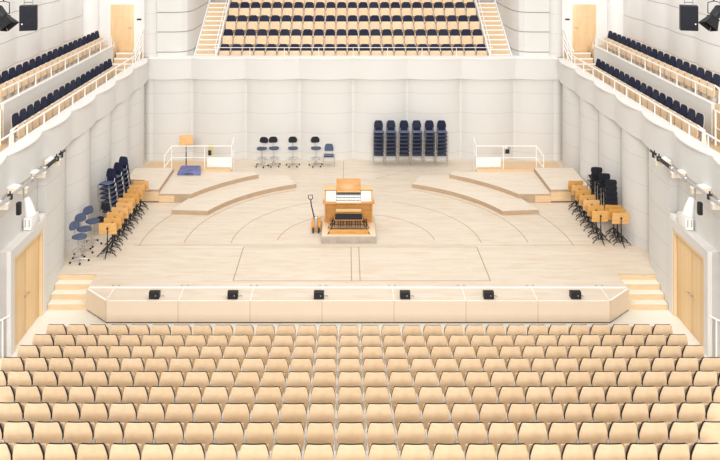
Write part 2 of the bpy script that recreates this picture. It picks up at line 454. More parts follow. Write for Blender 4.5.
# ------------------------------------------------------------------ setting: side balconies
for s in (-1, 1):
    bm = BM(); prism(bm, sgn([(9.50, 18.6), (10.75, 18.6), (10.75, 36.68), (9.50, 36.68)], s), 4.40, 4.92)
    struct('balcony_floor', bm, 'step', smooth=0)
    bm = BM(); prism(bm, sgn([(10.75, 18.6), (12.25, 18.6), (12.25, 36.68), (10.75, 36.68)], s), 4.40, 5.88)
    bfl = struct('balcony_floor', bm, 'step', smooth=0)
    bm = BM(); prism(bm, sgn([(10.70, 24.2), (10.80, 24.2), (10.80, 35.6), (10.70, 35.6)], s), 4.92, 6.03)
    up = struct('riser_wall', bm, 'front', smooth=0)
    bm = BM(); prism(bm, sgn([(10.68, 24.18), (10.82, 24.18), (10.82, 35.62), (10.68, 35.62)], s), 6.03, 6.06)
    struct('ledge_cap', bm, 'white', up, 0)
    # outer wall in bands; dark strips paint the shade into the gaps
    YO = [36.45 - 2.53 * k for k in range(-1, 8)][::-1]
    base = None
    for z0, z1 in ((4.4, 6.445), (6.465, 7.355), (7.375, 8.305), (8.325, 10.6)):
        ww = wclip(wave(YO, 12.28, .12), 18.6, 36.75)
        bm = BM(); prism(bm, sidepoly(ww, s, 12.5), z0, z1)
        o = struct('wall_' + SIDE[s], bm, 'coolwhite', base, 20) if base else struct('wall_' + SIDE[s], bm, 'coolwhite', None, 20)
        if not base: base = o
        else: o.name = 'wall_band'
    for z in (6.455, 7.365, 8.315):
        bm = BM(); prism(bm, sidepoly([(y, x + .03) for y, x in ww], s, 12.5), z - .01, z + .01); struct('wall_groove', bm, 'groove', base, 20)
    # far end wall with the balcony door, joint column and corner drum
    bm = BM()
    prism(bm, [(s * 9.34, 4.4), (s * 9.34, 10.6), (s * 12.4, 10.6), (s * 12.4, 4.4)], 36.7, 37.0, axis='Y')
    struct('wall_back', bm, 'coolwhite', smooth=0)
    bm = BM(); lathe(bm, [(.42, 5.88), (.42, 10.6)], (s * 12.05, 36.55, 0), 24); struct('corner_column', bm, 'coolwhite', smooth=40)
    bm = BM(); lathe(bm, [(.30, ZS), (.30, 10.6)], (s * 9.36, 36.90, 0), 28); struct('corner_column', bm, 'plaster', smooth=40)
    bm = BM(); box(bm, (s * 10.58, 36.70, 5.66 + 1.11), (1.28, .10, 2.22)); d = struct('door_%d' % (3 if s < 0 else 4), bm, 'white', smooth=0)
    bm = BM(); box(bm, (s * 10.58, 36.66, 5.66 + 1.06), (1.08, .06, 2.12), .004); lf = struct('door_leaf', bm, 'doorflat', d)
    bm = BM(); tube(bm, [(s * 10.15, 36.56, 6.72), (s * 10.29, 36.56, 6.72)], .014); tube(bm, [(s * 10.15, 36.63, 6.72), (s * 10.15, 36.56, 6.72)], .012); struct('door_handle', bm, 'steel', lf)
    bm = BM(); box(bm, (s * 10.72, 36.625, 7.20), (.5, .012, .025)); struct('door_strip', bm, 'tan', lf)
    bm = BM(); box(bm, (s * 9.82, 36.69, 7.09), (.20, .03, .07), .006)
    tag(obj('door_plate', bm, 'blackplastic'), 'small black plate on the wall beside the %s balcony door' % SIDE[s], 'plate')
    # steps up to the balcony door
    stp = bpy.data.objects.new('balcony_steps', None); COL.objects.link(stp); stp['kind'] = 'structure'
    for i in range(4):
        bm = BM(); x0, x1 = sorted((s * 9.68, s * 10.68))
        y0 = 35.0 + .33 * i
        prism(bm, [(x0, y0), (x1, y0), (x1, 36.67), (x0, 36.67)], 4.92 + .185 * i, 4.92 + .185 * (i + 1), mi=0)
        tr = struct('tread', bm, 'step', stp, 0)
        bm = BM(); box(bm, ((x0 + x1) / 2, y0 + .04, 4.92 + .185 * (i + 1) + .004), (x1 - x0, .08, .008)); box(bm, ((x0 + x1) / 2, y0 - .004, 4.92 + .185 * (i + 1) - .02), (x1 - x0, .008, .05)); struct('nosing', bm, 'nosing', tr, 0)

def railing(name, label, segs, posts, r=.028, pr=.022):
    """segs: list of polylines; posts: list of (top, bottom)"""
    t = thing(name, label, 'railing')
    for i, p in enumerate(segs):
        bm = BM(); tube(bm, p, r if i == 0 else r * .7, 8); obj('top_rail' if i == 0 else 'lower_rail', bm, 'rail', t)
    for a, b in posts:
        bm = BM(); tube(bm, [a, b], pr, 8); obj('post', bm, 'rail', t)
    return t
for s in (-1, 1):
    W = SIDE[s]
    x = s * 9.52
    ys = [24.3 + 1.27 * i for i in range(9)]
    railing('balcony_railing', 'white railing on the ledge of the %s balcony, in front of its lower row' % W,
            [[(x, 19.0, 5.74), (x, 34.8, 5.74)]], [((x, y, 5.74), (x, y, 5.345)) for y in [19.2, 20.5, 21.8, 23.0] + ys])
    x = s * 10.75
    ys = [25.4 + 1.42 * i for i in range(7)]
    railing('balcony_railing', 'white railing on the riser wall between the two rows of the %s balcony' % W,
            [[(x, 24.25, 6.46), (x, 35.55, 6.46), (x, 35.9, 6.1)]], [((x, y, 6.46), (x, y, 6.06)) for y in ys] + [((x, 35.9, 6.1), (x, 35.9, 5.88)), ((x, 35.5, 6.46), (x, 35.5, 6.06))])
    x = s * 10.60
    railing('aisle_railing', 'white railing frame at the near end of the lower row, %s balcony' % W,
            [[(x, 19.5, 5.95), (x, 23.75, 5.95)], [(x, 19.5, 5.45), (x, 23.7, 5.45)]],
            [((x, y, 5.95), (x, y, 4.92)) for y in (23.7, 22.3, 20.8)], .024, .03)
    x = s * 9.60
    railing('step_handrail', 'white handrail with three bars beside the steps to the %s balcony door' % W,
            [[(x, 34.9, 5.9), (x, 35.2, 6.0), (x, 36.3, 6.62), (x, 36.6, 6.62)], [(x, 35.2, 5.75), (x, 36.5, 6.36)], [(x, 35.2, 5.5), (x, 36.5, 6.1)], [(x, 35.2, 5.25), (x, 36.5, 5.85)]],
            [((x, 35.2, 6.0), (x, 35.2, 4.92)), ((x, 36.5, 6.62), (x, 36.5, 4.92)), ((x, 35.85, 6.37), (x, 35.85, 4.92))], .035, .028)

# ------------------------------------------------------------------ setting: back balcony
BY = [37.75, 38.82, 39.86, 40.92, 41.98]
BZ = [4.92 + .557 * i for i in range(5)]
bm = BM()
prof = [(37.2, 4.40), (37.2, BZ[0])]
for i in range(1, 5): prof += [(BY[i] - .50, BZ[i - 1]), (BY[i] - .50, BZ[i])]
prof += [(43.4, BZ[4]), (43.4, 4.40)]
prism(bm, prof, -6.38, 6.38, axis='X')
struct('balcony_floor', bm, 'step', smooth=0)
for s in (-1, 1):
    stp = bpy.data.objects.new('balcony_stairs', None); COL.objects.link(stp); stp['kind'] = 'structure'
    x0, x1 = sorted((s * 6.46, s * 7.44))
    for i in range(14):
        y0 = 37.2 + .354 * i; z = 4.92 + .1857 * i
        bm = BM(); prism(bm, [(x0, y0), (x1, y0), (x1, y0 + .354), (x0, y0 + .354)], 4.4, z); tr = struct('tread', bm, 'step', stp, 0)
        bm = BM(); box(bm, ((x0 + x1) / 2, y0 + .05, z + .004), (x1 - x0, .10, .008)); box(bm, ((x0 + x1) / 2, y0 - .004, z - .022), (x1 - x0, .008, .06)); struct('nosing', bm, 'nosing', tr, 0)
    # sloping stringers at both sides of the stair
    for xa, xb, h, mt in ((6.38, 6.46, .24, 'white'), (7.44, 7.50, .13, 'white')):
        bm = BM(); xx = sorted((s * xa, s * xb))
        prism(bm, [(37.2, 4.4), (37.2, 4.92 + h), (42.2, 4.92 + h + 5.0 * .5246), (42.2, 4.4)], xx[0], xx[1], axis='X')
        struct('stringer', bm, mt, stp, 0)
    # flank wall in bands, gaps filled with strips of painted shade
    fl = [(9.33, 36.98), (8.25, 36.98), (7.95, 37.06), (7.72, 37.28), (7.58, 37.7), (7.52, 38.6), (7.52, 43.4), (9.33, 43.4)]
    base = None
    for z0, z1 in ((5.345, 5.525), (5.56, 6.455), (6.49, 7.36), (7.395, 8.3), (8.33, 10.6)):
        bm = BM(); prism(bm, sgn(fl, s), z0, z1)
        if base: struct('wall_band', bm, 'plaster', base, 20)
        else: base = struct('wall_back', bm, 'plaster', None, 20)
    for z in (5.5425, 6.4725, 7.3775):
        bm = BM(); prism(bm, sgn([(x, y + .035) for x, y in fl[:4]] + [(x + .03, y) for x, y in fl[4:7]] + [fl[7]], s), z - .0175, z + .0175); struct('wall_groove', bm, 'groove', base, 20)
    bm = BM(); box(bm, (s * 7.0, 42.45, 7.35 + .9), (1.0, .12, 1.9), .01); o = struct('door_%d' % (5 if s < 0 else 6), bm, 'grey')
    bm = BM(); box(bm, (s * 6.95, 42.38, 8.2), (.03, .03, 1.6)); struct('door_handle', bm, 'steel', o)
    # handrail between stairs and seats
    x = s * 6.42
    railing('stair_handrail', 'white sloping handrail beside the %s stairs of the back balcony' % SIDE[s],
            [[(x, 37.3, 5.80), (x, 42.0, 5.80 + 4.7 * .5246)]], [((x, y, 5.78 + (y - 37.3) * .5246), (x, y, 5.22 + (y - 37.2) * .5246)) for y in (37.4, 38.4, 39.4, 40.4, 41.4)], .02, .018)
bm = BM(); box(bm, (0, 43.45, 8.0), (19, .1, 6)); struct('wall_back', bm, 'tan', smooth=0)
railing('balcony_railing', 'thin white railing in front of the first row of the back balcony',
        [[(-6.5, 37.17, 5.72), (6.5, 37.17, 5.72)]], [((-6.4 + 1.6 * i, 37.17, 5.72), (-6.4 + 1.6 * i, 37.17, 5.345)) for i in range(9)], .014, .014)

# ------------------------------------------------------------------ auditorium seats (main floor, seen from behind)
def rounded_rows(v0, v1, hw0, hw1, rad, n=6):
    rows = [(v0, hw0 - .03), (v0 + .03, hw0)]
    rows += [(v0 + (v1 - rad - v0) * .5, hw0 - .004), ]
    k = .62
    rows.append((v0 + (v1 - v0) * .50, hw0 - .006))
    sh = v0 + (v1 - v0) * .52
    for i in range(1, n):
        t = i / n
        rows.append((sh + (v1 - rad - sh) * t, (hw0 - .006) + (hw1 - hw0 + .006) * (t ** 1.25)))
    for i in range(1, n + 1):
        a = PI / 2 * i / n
        rows.append((v1 - rad + rad * math.sin(a), hw1 - rad * .95 * (1 - math.cos(a)) - .0))
    out = []
    for v, h in rows:
        if not out or v > out[-1][0] + 1e-4: out.append((v, h))
    return out

BACK = [(.02, .215), (.10, .228), (.20, .244), (.29, .254), (.345, .256), (.38, .253), (.43, .243), (.48, .232), (.53, .220), (.565, .211), (.585, .202), (.597, .188), (.602, .170)]
def make_hall_seat():
    t = thing('theatre_seat', 'x', 'seat', group='pale wooden theatre seats on the raked floor')
    tilt = RX(math.radians(11))         # top leans towards the camera (-y)
    bm = BM(); shell(bm, BACK, .016, .30, T(0, -.015, .385) @ tilt); obj('backrest', bm, 'shell', t)
    bm = BM(); shell(bm, [(v * .97, h + .001) for v, h in BACK[1:]], .058, .30, T(0, .020, .385) @ tilt); o = obj('back_cushion', bm, 'dark', t); o['label'] = 'dark cushion'
    # tipped up seat
    bm = BM(); box(bm, (0, .15, .60), (.46, .05, .40), .022, RX(math.radians(-6))); obj('seat', bm, 'shell', t)
    for s in (-1, 1):
        bm = BM()
        prism(bm, [(-.03, 0), (.12, 0), (.10, .40), (.26, .60), (.24, .64), (-.06, .62), (-.02, .40)], s * .2545, s * .272, axis='X')
        o = obj('side_panel', bm, 'standard', t, 0); o['label'] = 'pale side panel with armrest'
    return t
proto = make_hall_seat(); first = True
for r in range(10):  # last row lies out of view, added to shade the row before it
    y = row_y(r); z = RISE * r
    ks = list(range(-15, 15))
    vis = []
    for k in ks:
        x = .55 * (k + .5)
        pl, pr = px(x - .26, y, z + .6)[0], px(x + .26, y, z + .6)[0]
        if pr > 1 and pl < 719: vis.append(k)
    whole = len(vis) == 30
    for i, k in enumerate(vis):
        x = .55 * (k + .5)
        if r == 0: rw = 'front row below the stage'
        else: rw = '%s row from the stage' % ORD[r]
        lab = 'pale wooden theatre seat, %s, %s %s' % (rw, ORD[i], 'from its left end' if whole else 'counted from the left edge')
        off = .0012 * (x ** 2) * .5
        loc = (x, y + off, z)
        if first:
            proto.location = loc; proto['label'] = lab; first = False
        else: dup(proto, loc, 0, lab)

# ------------------------------------------------------------------ balcony seats (navy backs, wooden seat fronts)
def make_balcony_seat():
    t = thing('tip_up_chair', 'x', 'seat')
    tl = RX(math.radians(-9))           # faces -y, top leans to +y
    bm = BM(); shell(bm, rounded_rows(.0, .44, .245, .215, .13), .045, .12, T(0, .0, .44) @ tl); o = obj('back_cushion', bm, 'navy', t); o['label'] = 'navy upholstered back'
    bm = BM(); shell(bm, rounded_rows(-.06, .436, .25, .213, .13), .014, .12, T(0, .032, .44) @ tl); obj('backrest', bm, 'shelllight', t)
    bm = BM(); shell(bm, [(.0, .20), (.04, .225), (.30, .235), (.38, .225), (.41, .19)], .03, -.12, T(0, -.13, .17) @ RX(math.radians(-4)), 6); o = obj('seat', bm, 'shell', t); o['label'] = 'tipped up wooden seat'
    for s in (-1, 1):
        bm = BM(); prism(bm, [(-.02, 0), (.14, 0), (.10, .45), (-.12, .60), (-.14, .57), (.0, .42)], s * .248, s * .27, axis='X'); obj('side_panel', bm, 'standard', t, 0)
    bm = BM(); box(bm, (0, -.02, .08), (.20, .20, .16), .01); o = obj('base_box', bm, 'grey', t); o['label'] = 'grey base box'
    return t
bseat = make_balcony_seat(); first = True
for r in range(5):
    for i in range(23):
        lab = 'navy backed tip-up seat, %s row of the back balcony, %s from the left' % (ORD[r], ORD[i])
        loc = (.55 * (i - 11), BY[r], BZ[r])
        if first: bseat.location = loc; bseat['label'] = lab; bseat['group'] = 'navy seats of the back balcony'; first = False
        else: dup(bseat, loc, 0, lab, 'navy seats of the back balcony')
for s in (-1, 1):
    g = 'navy seats of the %s balcony' % SIDE[s]
    for i in range(18):
        dup(bseat, (s * 10.22, 33.62 - .565 * i, 4.92), -s * PI / 2 , 'navy backed tip-up seat, lower row of the %s balcony, %s from the far end' % (SIDE[s], ORD[i]), g)
    for i in range(19):
        dup(bseat, (s * 11.26, 35.25 - .56 * i, 5.88), -s * PI / 2, 'navy backed tip-up seat, upper row of the %s balcony, %s from the far end' % (SIDE[s], ORD[i]), g)

# ------------------------------------------------------------------ stacking chairs
def make_stack_chair(name, cloth, seatcloth, short=False):
    t = thing(name, 'x', 'chair')        # faces -y
    tl = RX(math.radians(-8))
    bm = BM()
    if short: shell(bm, [(.10, .15), (.115, .19), (.15, .205), (.24, .205), (.285, .19), (.305, .15)], .036, .5, T(0, .20, .60) @ tl)
    else: shell(bm, rounded_rows(.0, .32, .205, .175, .10), .032, .5, T(0, .20, .60) @ tl)
    obj('backrest', bm, cloth, t)
    bm = BM(); box(bm, (0, -.01, .455), (.43, .42, .05), .012)
    bm.normal_update()
    for f in bm.faces: f.material_index = 1 if f.normal.z > .8 else 0  # overhead light put into the seat colours: pale top, dark sides
    obj('seat', bm, ['dark', seatcloth], t)
    bm = BM()
    for s in (-1, 1): tube(bm, [(s * .17, .17, .44), (s * .17, .205, .55), (s * .16, .225, .70)], .010, 6)
    obj('back_frame', bm, 'steel', t)
    for sx in (-1, 1):
        for sy in (-1, 1):
            bm = BM(); tube(bm, [(sx * .235, sy * .205 - .01, .445), (sx * .243, sy * .22 - .01, 0)], .0105, 6); obj('leg', bm, 'steel', t)
    return t
sc = None
def stack(x, y, n, rz, g, where, cl=('navy', 'lav')):
    global sc
    for k in range(n):
        idx = n - 1 - k
        pos = 'topmost' if idx == 0 else ('lowest' if k == 0 else '%s from top' % ORD[idx])
        lab = '%s stacking chair, %s, %s' % ('black' if cl[0] == 'dark' else 'navy', pos, where)
        d = Vector((0, -.036, 0)); d.rotate(Matrix.Rotation(rz, 3, 'Z'))
        loc = (x + d.x * k, y + d.y * k, ZS + .176 * k)
        key = cl
        if key not in protos:
            c = make_stack_chair('stacking_chair', *cl, short=cl[0] == 'dark'); c.location = loc; c.rotation_euler = (0, 0, rz); c['label'] = lab; c['group'] = g; protos[key] = c
        else: dup(protos[key], loc, rz, lab, g)
protos = {}
for i, x in enumerate((1.13, 1.69, 2.28, 2.85, 3.42, 3.97)):
    stack(x, 36.05, 7, 0, 'stacked chairs by the back wall', '# stack from left at back wall'.replace('#', ORD[i]))
for i, (x, y) in enumerate(((-8.86, 28.98), (-8.81, 29.70), (-8.83, 30.46))):
    stack(x, y, 7, -.35, 'stacked chairs by the left wall', '%s stack by the left wall' % ('nearest', 'middle', 'farthest')[i])
for i, (x, y, n) in enumerate(((9.04, 28.40, 6), (9.04, 29.10, 6), (8.99, 29.84, 6))):
    stack(x, y, n, PI - .1, 'stacked chairs by the right wall', '%s black stack by the right wall' % ('nearest', 'middle', 'farthest')[i], ('dark', 'dark'))

# plain chairs
c = make_stack_chair('chair', 'bluegrey', 'lav'); c.location = (-1.1, 35.85, ZS); tag(c, 'low blue four-legged chair at the right end of the tall swivel stools', 'chair')
d = dup(protos[('dark', 'dark')], (-8.98, 28.12, ZS), -.5, 'dark chair half hidden between the left chair stack and the music desks'); del d['group']; d.name = 'chair'

# ------------------------------------------------------------------ tall swivel chairs
def make_swivel():
    t = thing('swivel_stool', 'x', 'stool')      # faces -y
    bm = BM(); shell(bm, [(0, .13), (.02, .175), (.08, .20), (.15, .195), (.21, .165), (.25, .12), (.265, .07)], .045, .6, T(0, .19, .99) @ RX(math.radians(-8))); obj('backrest', bm, 'dark', t)
    bm = BM(); shell(bm, [(-.21, .06), (-.195, .12), (-.15, .18), (-.06, .215), (.06, .215), (.15, .18), (.195, .12), (.21, .06)], .055, .25, T(0, -.01, .79) @ RX(-PI / 2) @ RX(PI)); obj('seat', bm, 'bluegrey', t)
    bm = BM(); tube(bm, [(0, .02, .76), (0, .20, .80), (0, .235, .98), (0, .23, 1.08)], .016); obj('back_bar', bm, 'steel', t)
    bm = BM(); lathe(bm, [(.028, .09), (.028, .42), (.018, .43), (.018, .76)], seg=10); obj('column', bm, 'chrome', t)
    bm = BM(); ring = [(.21 * math.cos(2 * PI * i / 20), .21 * math.sin(2 * PI * i / 20), .34) for i in range(20)]; tube(bm, ring, .011, 6, 0, True)
    for i in range(3): tube(bm, [(0, 0, .34), ring[i * 7]], .008, 6)
    obj('foot_ring', bm, 'chrome', t)
    for i in range(5):
        a = 2 * PI * i / 5 + .3
        bm = BM(); tube(bm, [(.02 * math.cos(a), .02 * math.sin(a), .11), (.29 * math.cos(a), .29 * math.sin(a), .075)], [.022, .013], 6); lg = obj('leg', bm, 'chrome', t)
        bm = BM(); lathe(bm, [(.03, -.018), (.035, -.01), (.035, .01), (.03, .018)], (.30 * math.cos(a), .30 * math.sin(a), .036), 10, 0, RX(PI / 2)); obj('caster', bm, 'blackplastic', lg)
    return t
sw = make_swivel(); sw.location = (-4.09, 35.75, ZS); sw.rotation_euler = (0, 0, -.3)
tag(sw, 'tall blue swivel stool by the back wall, leftmost of four', 'stool', 'swivel stools by the back wall')
for x, rz, l in ((-3.56, .25, 'second from the left of four'), (-2.71, .1, 'third from the left of four, standing alone'), (-1.68, .2, 'rightmost of four, next to the low chair')):
    dup(sw, (x, 35.8, ZS), rz, 'tall blue swivel stool by the back wall, %s' % l)
blue_back = [c for c in sw.children if c.name.startswith('backrest')][0].data.copy(); blue_back.materials[0] = M['bluegrey']
for x, y, rz, l in ((-8.92, 27.05, PI / 2 - .60, 'farthest of three'), (-8.98, 26.35, PI / 2 - .75, 'middle of three'), (-8.92, 25.70, PI / 2 - .55, 'nearest of three')):
    o = dup(sw, (x, y, ZS - 0.0), rz, 'tall blue swivel stool by the left wall facing the stage, %s' % l, 'swivel stools by the left wall')
    for ch in o.children:
        if ch.name.startswith('backrest'): ch.data = blue_back

# ------------------------------------------------------------------ orchestra music stands
def make_stand():
    t = thing('music_stand', 'x', 'music stand')   # back of the desk faces -y
    tl = RX(math.radians(12))
    bm = BM(); shell(bm, [(-.20, .26), (-.19, .285), (.17, .285), (.20, .26)], .016, .25, T(0, 0, .88) @ tl, 8); dk = obj('desk', bm, 'standwood', t)
    bm = BM(); box(bm, (0, .085, .68), (.54, .07, .015), .003); obj('ledge', bm, 'standwood', dk)
    bm = BM(); lathe(bm, [(.02, 0), (.034, .01), (.034, .035), (.016, .045)], (0, -.02, .90), 10, 0, RX(PI / 2)); obj('knob', bm, 'black', t)
    bm = BM(); tube(bm, [(0, -.03, .90), (0, -.03, .24)], .016); tube(bm, [(0, -.03, .55), (0, -.03, .10)], .024); obj('pole', bm, 'black', t)
    for a in [-PI / 2 + 2 * PI * q / 5 for q in range(5)]:
        bm = BM(); tube(bm, [(.01 * math.cos(a), -.03 + .01 * math.sin(a), .30), (.20 * math.cos(a), -.03 + .20 * math.sin(a), .13), (.335 * math.cos(a), -.03 + .335 * math.sin(a), .014)], .016, 6)
        tube(bm, [(.01 * math.cos(a), -.03 + .01 * math.sin(a), .12), (.24 * math.cos(a), -.03 + .24 * math.sin(a), .10)], .012, 6)
        lg = obj('leg', bm, 'black', t)
        bm = BM(); lathe(bm, [(.014, 0), (.020, .004), (.020, .03), (.012, .04)], (.335 * math.cos(a), -.03 + .335 * math.sin(a), 0), 8); o = obj('foot_tip', bm, 'chrome', lg)
    return t
ms = make_stand()
first = True
for i in range(10):
    loc = (-8.14 + .03 * math.sin(i * 2.1), 26.15 + .475 * i, ZS)
    lab = 'amber wooden music stand, %s in the row along the left wall' % ('nearest' if i == 0 else '%s from the near end' % ORD[i] if i < 9 else 'farthest')
    if first: ms.location = loc; tag(ms, lab, 'music stand', 'nested music stands at the left'); first = False; ms.rotation_euler = (0, 0, .05)
    else: dup(ms, loc, .06 * math.sin(i * 1.7), lab)
for i in range(7):
    dup(ms, (8.32 + .012 * i, 27.25 + .53 * i, ZS), .05 * math.cos(i * 1.9),
        'amber wooden music stand, %s in the long row on the right' % ('nearest' if i == 0 else '%s from the near end' % ORD[i] if i < 6 else 'farthest'), 'nested music stands at the right')
for i in range(3):
    dup(ms, (8.95, 27.05 + .38 * i, ZS), -.02 * i,
        'amber wooden music stand, %s of the three beside the right wall' % ('nearest', 'middle', 'farthest')[i], 'nested music stands at the right')
o = dup(ms, (-7.28, 34.75, ZS), PI + .25, 'single amber music stand raised high behind the blue bag at the left riser'); del o['group']
for ch in o.children:
    if ch.name.startswith(('desk', 'knob')): ch.location = (0, 0, .58)
    if ch.name.startswith('pole'): ch.scale = (1, 1, 1.64)

# ------------------------------------------------------------------ organ console on its plinth
OX = -.253
t = thing('organ_console', 'amber wooden organ console with three keyboards and white stop panels', 'organ', (OX, 28.4, ZS))
bm = BM(); box(bm, (0, -.30, .11), (1.86, 1.94, .22), .008); pz = obj('plinth', bm, 'concrete', t); pz['label'] = 'grey brown plinth'
bm = BM(); box(bm, (0, -.28, .228), (1.84, 1.90, .016), .003); obj('plinth_top', bm, 'shelllight', pz)
Z0 = .236
for s in (-1, 1):
    bm = BM(); prism(bm, [(.0, Z0), (.55, Z0), (.55, 1.30), (.30, 1.30), (-.28, 1.06), (-.28, .98), (-.02, .90)], s * .80, s * .85, axis='X'); obj('side_panel', bm, 'organ', t, 0)
bm = BM(); box(bm, (0, .12, .58), (1.60, .04, .69)); obj('knee_panel', bm, 'organ', t)
bm = BM(); box(bm, (0, -.26, .77), (.90, .10, .10), .01); obj('knee_board', bm, 'organlight', t)
bm = BM(); box(bm, (0, .47, .78), (1.60, .05, 1.06)); obj('back_panel', bm, 'organ', t)
bm = BM(); box(bm, (0, .42, 1.33), (1.76, .36, .05), .008); obj('top_board', bm, 'organlight', t)
bm = BM(); box(bm, (0, -.14, 1.02), (1.82, .34, .05), .008); obj('key_bed', bm, 'organ', t)
for i in range(3):
    bm = BM(); y = -.24 + .13 * i; z = 1.05 + .06 * i
    box(bm, (0, y + .03, z), (.86, .16, .05), 0, None, 0)
    for k in range(36):
        if k % 7 in (0, 1, 3, 4, 5): box(bm, (-.41 + .0233 * k, y + .065, z + .032), (.011, .085, .018), 0, None, 1)
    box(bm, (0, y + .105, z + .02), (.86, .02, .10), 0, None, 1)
    obj('manual', bm, ['key', 'keygap'], t, 0)
for s in (-1, 1):
    bm = BM(); box(bm, (s * .62, .03, 1.16), (.36, .03, .46), .004, RX(math.radians(-58))); jb = obj('stop_jamb', bm, 'key', t)
    bm = BM()
    for a in range(4):
        for b in range(4):
            p = Vector((-.12 + .08 * a, -.02, -.15 + .1 * b)); p.rotate(Matrix.Rotation(math.radians(-58), 3, 'X'))
            lathe(bm, [(.013, 0), (.016, .02), (.010, .024)], (s * .62 + p.x, .03 + p.y, 1.16 + p.z), 8, 0, RX(math.radians(90 - 58)))
    obj('stop_knob', bm, 'organlight', jb)
bm = BM(); box(bm, (0, .22, 1.50), (.86, .03, .44), .008, RX(math.radians(-22))); md = obj('music_desk', bm, 'organ', t)
bm = BM(); box(bm, (0, .10, 1.30), (.84, .08, .02), .004); obj('desk_ledge', bm, 'organlight', md)
bm = BM(); box(bm, (0, -1.03, Z0 + .075), (1.36, .06, .15), .006); box(bm, (0, .08, Z0 + .06), (1.36, .05, .12), .006)
for s in (-1, 1): box(bm, (s * .665, -.47, Z0 + .06), (.03, 1.08, .12))
pb = obj('pedal_frame', bm, 'organ', t)
for k in range(30):
    bm = BM(); box(bm, (-.62 + 1.24 * k / 29, -.48 if k % 7 not in (1, 3, 6) else -.30, Z0 + .09 + (.03 if k % 7 in (1, 3, 6) else 0)), (.022, 1.04 if k % 7 not in (1, 3, 6) else .60, .05), .004)
    obj('pedal_key', bm, 'organlight' if k % 7 not in (1, 3, 6) else 'black', pb)
# bench
b = thing('organ_bench', 'dark cushioned wooden organ bench in front of the organ keyboards', 'bench', (OX, 27.62, ZS + Z0 + .0))
bm = BM(); box(bm, (0, -.02, .50), (.94, .40, .08), .025); o = obj('cushion', bm, 'dark', b); o['label'] = 'black padded cushion'
bm = BM(); box(bm, (0, -.02, .455), (.98, .38, .03), .005); obj('seat_board', bm, 'organ', b)
for s in (-1, 1):
    bm = BM(); tube(bm, [(s * .44, -.14, .45), (s * .72, -.30, 0)], .014); obj('leg', bm, 'black', b)
    bm = BM(); tube(bm, [(s * .44, .12, .45), (s * .72, .26, 0)], .014); obj('leg', bm, 'black', b)
bm = BM(); tube(bm, [(-.62, -.235, .18), (.62, -.235, .18)], .012); tube(bm, [(-.55, -.2, .30), (.55, -.2, .30)], .01); obj('stretcher', bm, 'black', b)

# pallet truck beside the organ
t = thing('pallet_truck', 'orange hand pallet truck with upright dark handle left of the organ', 'pallet truck', (-1.5, 28.1, ZS))
bm = BM()
for x in (-.0, .20): box(bm, (x, .62, .10), (.13, 1.05, .05), .012)
box(bm, (.10, .10, .20), (.34, .10, .26), .02)
prism(bm, [(.02, .2), (.16, .2), (.14, .50), (.05, .50)], -.0, .2, axis='X')
obj('fork_body', bm, 'orange', t)
bm = BM(); box(bm, (.10, .0, .36), (.12, .12, .40), .02); obj('pump', bm, 'steel', t)
bm = BM(); tube(bm, [(.06, -.02, .45), (-.06, -.10, 1.00), (-.08, -.12, 1.20)], [.024, .02, .02]); hd = obj('handle', bm, 'black', t)
bm = BM(); tube(bm, [(-.08, -.12, 1.18), (-.16, -.12, 1.24), (-.16, -.14, 1.36), (-.02, -.14, 1.36), (-.01, -.12, 1.24), (-.08, -.12, 1.18)], .015); obj('grip_loop', bm, 'black', hd)
for x in (.0, .2):
    bm = BM(); lathe(bm, [(.06, -.03), (.088, -.025), (.088, .025), (.06, .03)], (x, -.03, .088), 16, 0, RY(PI / 2)); obj('wheel', bm, 'blackplastic', t)

# ------------------------------------------------------------------ footlight boxes on the stage edge
def make_box_light():
    t = thing('footlight_box', 'x', 'light box', group='black boxes on the stage edge')
    bm = BM(); prism(bm, [(-.10, 0), (.12, 0), (.12, .17), (.0, .215), (-.10, .19)], -.145, .145, axis='X'); obj('housing', bm, 'blackplastic', t, 0)
    bm = BM(); lathe(bm, [(.018, 0), (.018, .008)], (.05, -.10, .10), 8, 0, RX(PI / 2)); obj('button', bm, 'steel', t)
    bm = BM(); tube(bm, [(.14, .08, .02), (.22, .12, .012), (.26, .06, .012)], .009, 6); obj('cable', bm, 'steel', t)
    return t
fl = make_box_light()
for i, x in enumerate((-5.90, -3.63, -1.134, 1.36, 3.78, 6.30)):
    lab = 'small black box on the stage front edge, %s of six from the left' % ORD[i]
    if i == 0: fl.location = (x, 23.2, ZS + .004); fl['label'] = lab
    else: dup(fl, (x, 23.2, ZS + .004), 0, lab)

# ------------------------------------------------------------------ stage railings round the stair openings
for s in (-1, 1):
    z = ZS + .42
    t = railing('stage_railing', 'white stair railing at the back %s corner of the stage' % SIDE[s],
        [[(s * 5.2, 34.7, 2.2), (s * 5.2, 34.0, 2.03), (s * 7.75, 34.0, 2.03), (s * 8.05, 33.95, 1.62)],
         [(s * 5.2, 34.6, 1.72), (s * 5.2, 34.0, 1.54), (s * 7.75, 34.0, 1.54), (s * 8.05, 33.95, 1.135)]],
        [((s * x, 34.0, 2.03), (s * x, 34.0, z)) for x in (5.2, 6.35, 7.75)] + [((s * 5.2, 34.65, 2.18), (s * 5.2, 34.65, ZS)), ((s * 8.05, 33.95, 1.62), (s * 8.05, 33.95, ZS + .42))], .026, .018)
    bm = BM(); box(bm, (s * 5.74, 34.06, 1.31), (1.02, .02, .38), .003); obj('infill_panel', bm, 'white', t)
